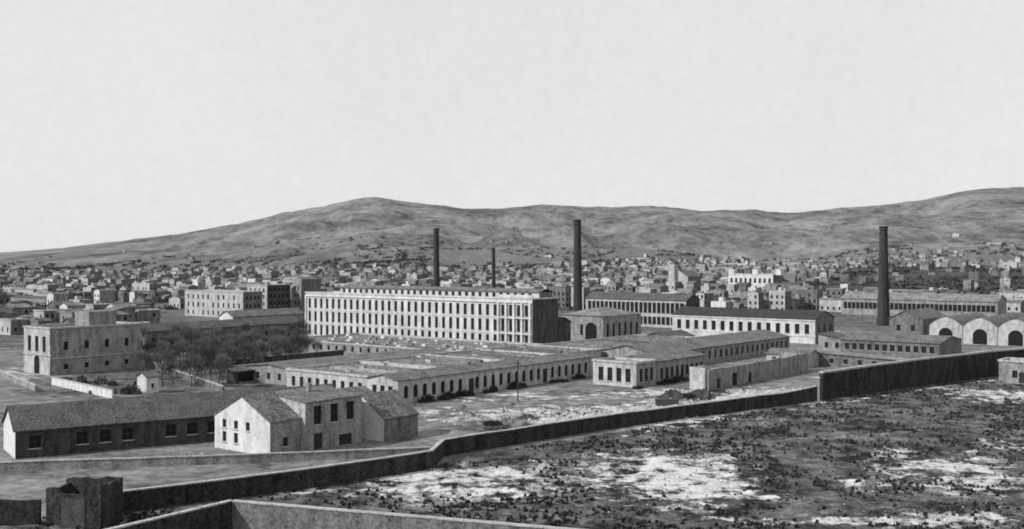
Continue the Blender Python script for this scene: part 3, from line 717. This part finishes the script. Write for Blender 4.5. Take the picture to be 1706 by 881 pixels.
for i in range(44):
    if i<22: x,y=rel(rd.uniform(.8,2.2),rd.uniform(1,66)); g_='shrubs along the workshop'; lb='dark leafy shrub against workshop wall'; k_=1
    elif i<30: x,y=add(add(Nd,U,rd.uniform(1,2)),V,rd.uniform(-4,20)); g_='shrubs along the workshop'; lb='dark leafy shrub against workshop wall'; k_=1
    else: x,y=AT(rd.uniform(100,235),rd.uniform(240,268)); g_='shrubs in the garden'; lb='dark rounded shrub in walled garden'; k_=1.2
    mb=MB(); clump(mb,(x,y,0),(rd.uniform(.7,1.9)*k_,rd.uniform(.7,1.5)*k_,rd.uniform(.6,1.7)*k_),220,'leaf',rd,.2)
    e=thing('shrub',(x,y,0),lb,'shrub',g_); mb.obj('foliage',e,(x,y,0))
    mb=MB()
    for t in range(4):
        an=t*1.6; mb.prism([(x+.05*math.cos(an+q)+.1*math.cos(an),y+.05*math.sin(an+q)+.1*math.sin(an)) for q in (0,2.1,4.2)],-.05,.7,'bark')
    mb.obj('stem',e,(x,y,0))
mb=MB(); cnt=0
while cnt<4800:
    px=rd.uniform(-150,1850); y=rd.choice([rd.uniform(620,1200),rd.uniform(900,2200),rd.uniform(1300,2400),rd.uniform(1500,2700)]); x,_=AT(px,y)
    if mn.noise(Vector((x*.006,y*.006,9)))<-.1: continue
    cnt+=1
    z=tz(x,y); r=rd.uniform(1.5,4.2)*(1+.3*(y>1800)); clump(mb,(x,y,z-.3),(r*rd.uniform(1,2.4),r,r*rd.uniform(.5,1.0)),16,'leafd',rd,r*.45)
for row,y0 in enumerate((800,870,980,1120,1300,1520)):
    for i in range(70):
        px=1170+i*9+rd.uniform(-4,4); y=y0+rd.uniform(-12,12)+i*.6; x,_=AT(px,y); r=rd.uniform(1.5,3.5)
        clump(mb,(x,y,tz(x,y)-.3),(r*1.8,r,r*rd.uniform(.7,1.3)),18,'leafd',rd,r*.45)
for b_ in range(26):
    px0=rd.uniform(-60,1700); y0=rd.uniform(760,2300); L_=rd.uniform(60,220); 
    for i in range(int(L_/5)):
        px=px0+i*5+rd.uniform(-3,3); y=y0+rd.uniform(-10,10); x,_=AT(px,y); r=rd.uniform(2,4.5)
        clump(mb,(x,y,tz(x,y)-.3),(r*1.6,r,r*rd.uniform(.8,1.5)),18,'leafd',rd,r*.45)
mb.obj('distant_trees',None,(0,0,0),kind='stuff',label='scattered dark trees among far houses and fields',category='trees')
mb=MB(); rk_=MB(); cnt=0
while cnt<11000:
    y=rd.uniform(98,275); x=rd.uniform(-.45,.6)*y
    if np.interp(x,wx,wy)-y<1: continue
    dn=mn.noise(Vector((x*.1,y*.1,1)))+.7*mn.noise(Vector((x*.3,y*.3,4)))
    if dn<.05 and rd.random()<.93: continue
    if rd.random()<chv(x,y)*1.3: continue
    cnt+=1; z=gz(x,y); s=rd.uniform(.15,.6)
    for q in range(4):
        an=rd.uniform(0,6.28); w=s*.6; dx,dy=math.cos(an),math.sin(an); tx=rd.uniform(-.5,.5)*s; ty=rd.uniform(-.5,.5)*s
        mb.poly([(x-dx*w,y-dy*w,z-.03),(x+dx*w,y+dy*w,z-.03),(x+tx,y+ty,z+s*.8)],'scrub')
mb.obj('scrub',None,(0,0,0),kind='stuff',label='low dark scrub and weeds on wasteland',category='scrub')
def stone(mb,x,y,z,s,m):
    pts=[Vector((0,0,.8)),Vector((1,0,0)),Vector((0,1,0)),Vector((-1,0,0)),Vector((0,-1,0)),Vector((0,0,-.6))]
    pts=[p*s*rd.uniform(.6,1.15) for p in pts]; R=Matrix.Rotation(rd.uniform(0,6),3,'Z')@Matrix.Rotation(rd.uniform(-.5,.5),3,'X')
    pts=[R@p+Vector((x,y,z)) for p in pts]
    for a,b in ((1,2),(2,3),(3,4),(4,1)):
        mb.poly([pts[0],pts[a],pts[b]],m); mb.poly([pts[5],pts[b],pts[a]],m)
for (px,py,rx,ry,n) in ((1010,694,170,10,1200),(1270,660,80,8,700),(1150,676,70,8,600),(860,712,60,5,300),(330,757,50,4,80),(1100,800,150,36,300),(750,808,160,24,200),(1590,790,130,36,250),(1540,862,220,14,200),(1240,655,100,6,400),(900,690,180,14,400)):
    for _ in range(n):
        x,y=G(px+rd.gauss(0,rx*.55),py+rd.gauss(0,ry*.6)); 
        ins=py<720
        if ins and np.interp(x,wx,wy)>y-1: continue
        stone(rk_,x,y,gz(x,y),(rd.uniform(.12,.35) if rd.random()<.85 else rd.uniform(.4,.8)) if ins else rd.uniform(.1,.26),rd.choice(['rock','rock','rock','pale','mid','dark','dark'] if ins else ['rock','mid','dim']))
rk_.obj('rubble',None,(0,0,0),kind='stuff',label='pale broken stones and rubble on bare ground',category='rubble')
def heap(px,py,w,hh,m,label,name):
    x,y=G(px,py); mb=MB(); K=18; rings=[]
    for r,z in ((1,-.05),(.85,.3),(.6,.65),(.35,.9),(.15,1)):
        rings.append([(x+math.cos(2*math.pi*i/K)*w*r*rd.uniform(.75,1.2),y+math.sin(2*math.pi*i/K)*w*.6*r*rd.uniform(.75,1.2),hh*z*rd.uniform(.7,1.2)) for i in range(K)])
    for a,b in zip(rings,rings[1:]):
        for i in range(K): j=(i+1)%K; mb.poly([a[i],a[j],b[j],b[i]],m)
    mb.poly(rings[-1],m)
    for _ in range(90):
        t=rd.uniform(0,6.28); r=rd.uniform(.2,1.1); stone(mb,x+math.cos(t)*w*r,y+math.sin(t)*w*.6*r,hh*max(0,1-r)*.9,rd.uniform(.12,.4),rd.choice([m,m,'mid','dim']))
    mb.obj(name,None,(x,y,0),label=label,category='heap',group='heaps in the yard')
heap(850,713,4.8,1.6,'dim','low dark spoil heap beside boundary wall','spoil_heap')
for px,py,w_,h_ in ((1000,698,5.5,1.0),(930,703,4,.9),(1250,662,6,1.3),(1080,684,5,1.0),(1045,692,3.4,1.2),(1300,657,5.5,1.1),(965,705,3,.8),(1215,668,4,1.1),(1130,682,4,.9),(1335,654,3,1.0)):
    heap(px,py,w_,h_,'rock','pale heap of broken stone in yard','stone_heap')
heap(1170,664,4,1.9,'leafd','dark heap of earth in yard','spoil_heap'); heap(1120,664,3.8,1.7,'leafd','dark heap of earth in yard','spoil_heap'); heap(880,700,2.4,1.0,'leafd','dark heap of earth in yard','spoil_heap')
def cart(px,py,ang):
    x,y=G(px,py); e=thing('cart',(x,y,gz(x,y)),'two-wheeled wooden cart standing in rubble yard','cart','carts in the yard')
    mb=MB(); mb.prism([(-1.6,-.8),(1.6,-.8),(1.6,.8),(-1.6,.8)],.85,1.0,'wood')
    for s in (-.8,.74): mb.prism([(-1.6,s),(1.6,s),(1.6,s+.06),(-1.6,s+.06)],1.003,1.5,'wood')
    mb.prism([(-1.6,-.73),(-1.54,-.73),(-1.54,.73),(-1.6,.73)],1.003,1.5,'wood'); mb.obj('bed',e)
    for s in (-.5,.42):
        mb=MB(); mb.prism([(1.603,s),(4.0,s),(4.0,s+.08),(1.603,s+.08)],[.86,.3,.3,.86],[.96,.4,.4,.96],'wood'); mb.obj('shaft',e)
    for s in (-.95,.95):
        mb=MB(); K=20; R=.8
        f=lambda r,t,yy:(r*math.cos(t),yy,.8+r*math.sin(t))
        for i in range(K):
            a0_,a1_=2*math.pi*i/K,2*math.pi*(i+1)/K
            for y1 in (s-.05,s+.05):
                mb.poly([f(R-.1,a0_,y1),f(R,a0_,y1),f(R,a1_,y1),f(R-.1,a1_,y1)],'wood')
            mb.poly([f(R,a0_,s-.05),f(R,a0_,s+.05),f(R,a1_,s+.05),f(R,a1_,s-.05)],'wood')
            if i%2==0: mb.poly([f(.1,a0_-.3,s),f(.1,a0_+.3,s),f(R-.09,a0_+.05,s),f(R-.09,a0_-.05,s)],'wood')
        mb.obj('wheel',e)
    e.rotation_euler=(0,0,ang)
cart(1145,669,.5); cart(1195,660,-.4); cart(820,718,.3)
x,y=G(1110,675); e=thing('timber_stack',(x,y,0),'stack of dark round timbers lying in yard','timber')
for r,n in ((0,5),(1,4),(2,3)):
    for i in range(n):
        mb=MB(); K=8; yy=(i-n/2)*.5; zz=.25+r*.43
        A=[(-2.4,yy+.24*math.cos(t*math.pi/4),zz+.24*math.sin(t*math.pi/4)) for t in range(K)]; B=[(2.4,b,c) for a,b,c in A]
        for q in range(K): mb.poly([A[q],A[(q+1)%K],B[(q+1)%K],B[q]],'bark')
        mb.poly(A,'rock'); mb.poly(B,'rock'); mb.obj('log',e)
def post(px,py,h):
    x,y=G(px,py); o=(x,y,0); e=thing('telegraph_pole',o,'dark wooden pole with crossarm beside workshop','pole')
    mb=MB(); mb.prism([(x+.13*math.cos(t*math.pi/4),y+.13*math.sin(t*math.pi/4)) for t in range(8)],-.3,h,'wood'); mb.obj('post',e,o)
    mb=MB(); mb.prism([(x-.7,y-.22),(x+.7,y-.22),(x+.7,y-.14),(x-.7,y-.14)],h-.7,h-.58,'wood'); mb.obj('crossarm',e,o)
post(863,668,8.5)
# ---------------------------------------------------------------- light, sky, camera
sd=Vector((-.93,-.36,0)).normalized(); el=math.radians(36)
sv=Vector((sd.x*math.cos(el),sd.y*math.cos(el),math.sin(el)))
sun=bpy.data.lights.new('sun','SUN'); sun.energy=4.5; sun.angle=math.radians(.5); sun.color=(1,.985,.96)
so=bpy.data.objects.new('sun',sun); COL.objects.link(so); so.rotation_euler=(-sv).to_track_quat('-Z','Y').to_euler(); so.location=(-200,-80,200)
w=bpy.data.worlds.new('World'); S.world=w; w.use_nodes=True; nt=w.node_tree; Nn=nt.nodes; L=nt.links
bg=Nn['Background']; sky=Nn.new('ShaderNodeTexSky'); sky.sky_type='NISHITA'; sky.sun_disc=False; sky.sun_elevation=el; sky.sun_rotation=math.atan2(sd.x,sd.y)
bw=Nn.new('ShaderNodeRGBToBW'); L.new(sky.outputs[0],bw.inputs[0])
tc=Nn.new('ShaderNodeTexCoord')
def wn(sc,det):
    no=Nn.new('ShaderNodeTexNoise'); no.inputs['Scale'].default_value=sc; no.inputs['Detail'].default_value=det; no.inputs['Roughness'].default_value=.65
    L.new(tc.outputs['Generated'],no.inputs['Vector']); return no.outputs[0]
ad=Nn.new('ShaderNodeMath'); ad.operation='ADD'; L.new(wn(3,5),ad.inputs[0]); L.new(wn(110,4),ad.inputs[1])
ma=Nn.new('ShaderNodeMath'); ma.operation='MULTIPLY_ADD'; ma.inputs[1].default_value=.12; ma.inputs[2].default_value=7.3; L.new(bw.outputs[0],ma.inputs[0])
mm=Nn.new('ShaderNodeMapRange'); mm.inputs['From Min'].default_value=.7; mm.inputs['From Max'].default_value=1.3; mm.inputs['To Min'].default_value=.955; mm.inputs['To Max'].default_value=1.045; L.new(ad.outputs[0],mm.inputs['Value'])
mu=Nn.new('ShaderNodeMath'); mu.operation='MULTIPLY'; L.new(ma.outputs[0],mu.inputs[0]); L.new(mm.outputs[0],mu.inputs[1])
L.new(mu.outputs[0],bg.inputs['Color']); bg.inputs['Strength'].default_value=.1
cam=bpy.data.cameras.new('camera'); co=bpy.data.objects.new('camera',cam); COL.objects.link(co); S.camera=co
co.location=(0,0,H); co.rotation_euler=(math.radians(90),0,0)
cam.sensor_width=36; cam.lens=F/1706*36; cam.shift_y=-10.5/1706; cam.clip_start=.5; cam.clip_end=20000
cam.dof.use_dof=True; cam.dof.focus_distance=22; cam.dof.aperture_fstop=1.45
S.view_settings.view_transform='Standard'; S.view_settings.look='None'; S.view_settings.exposure=0
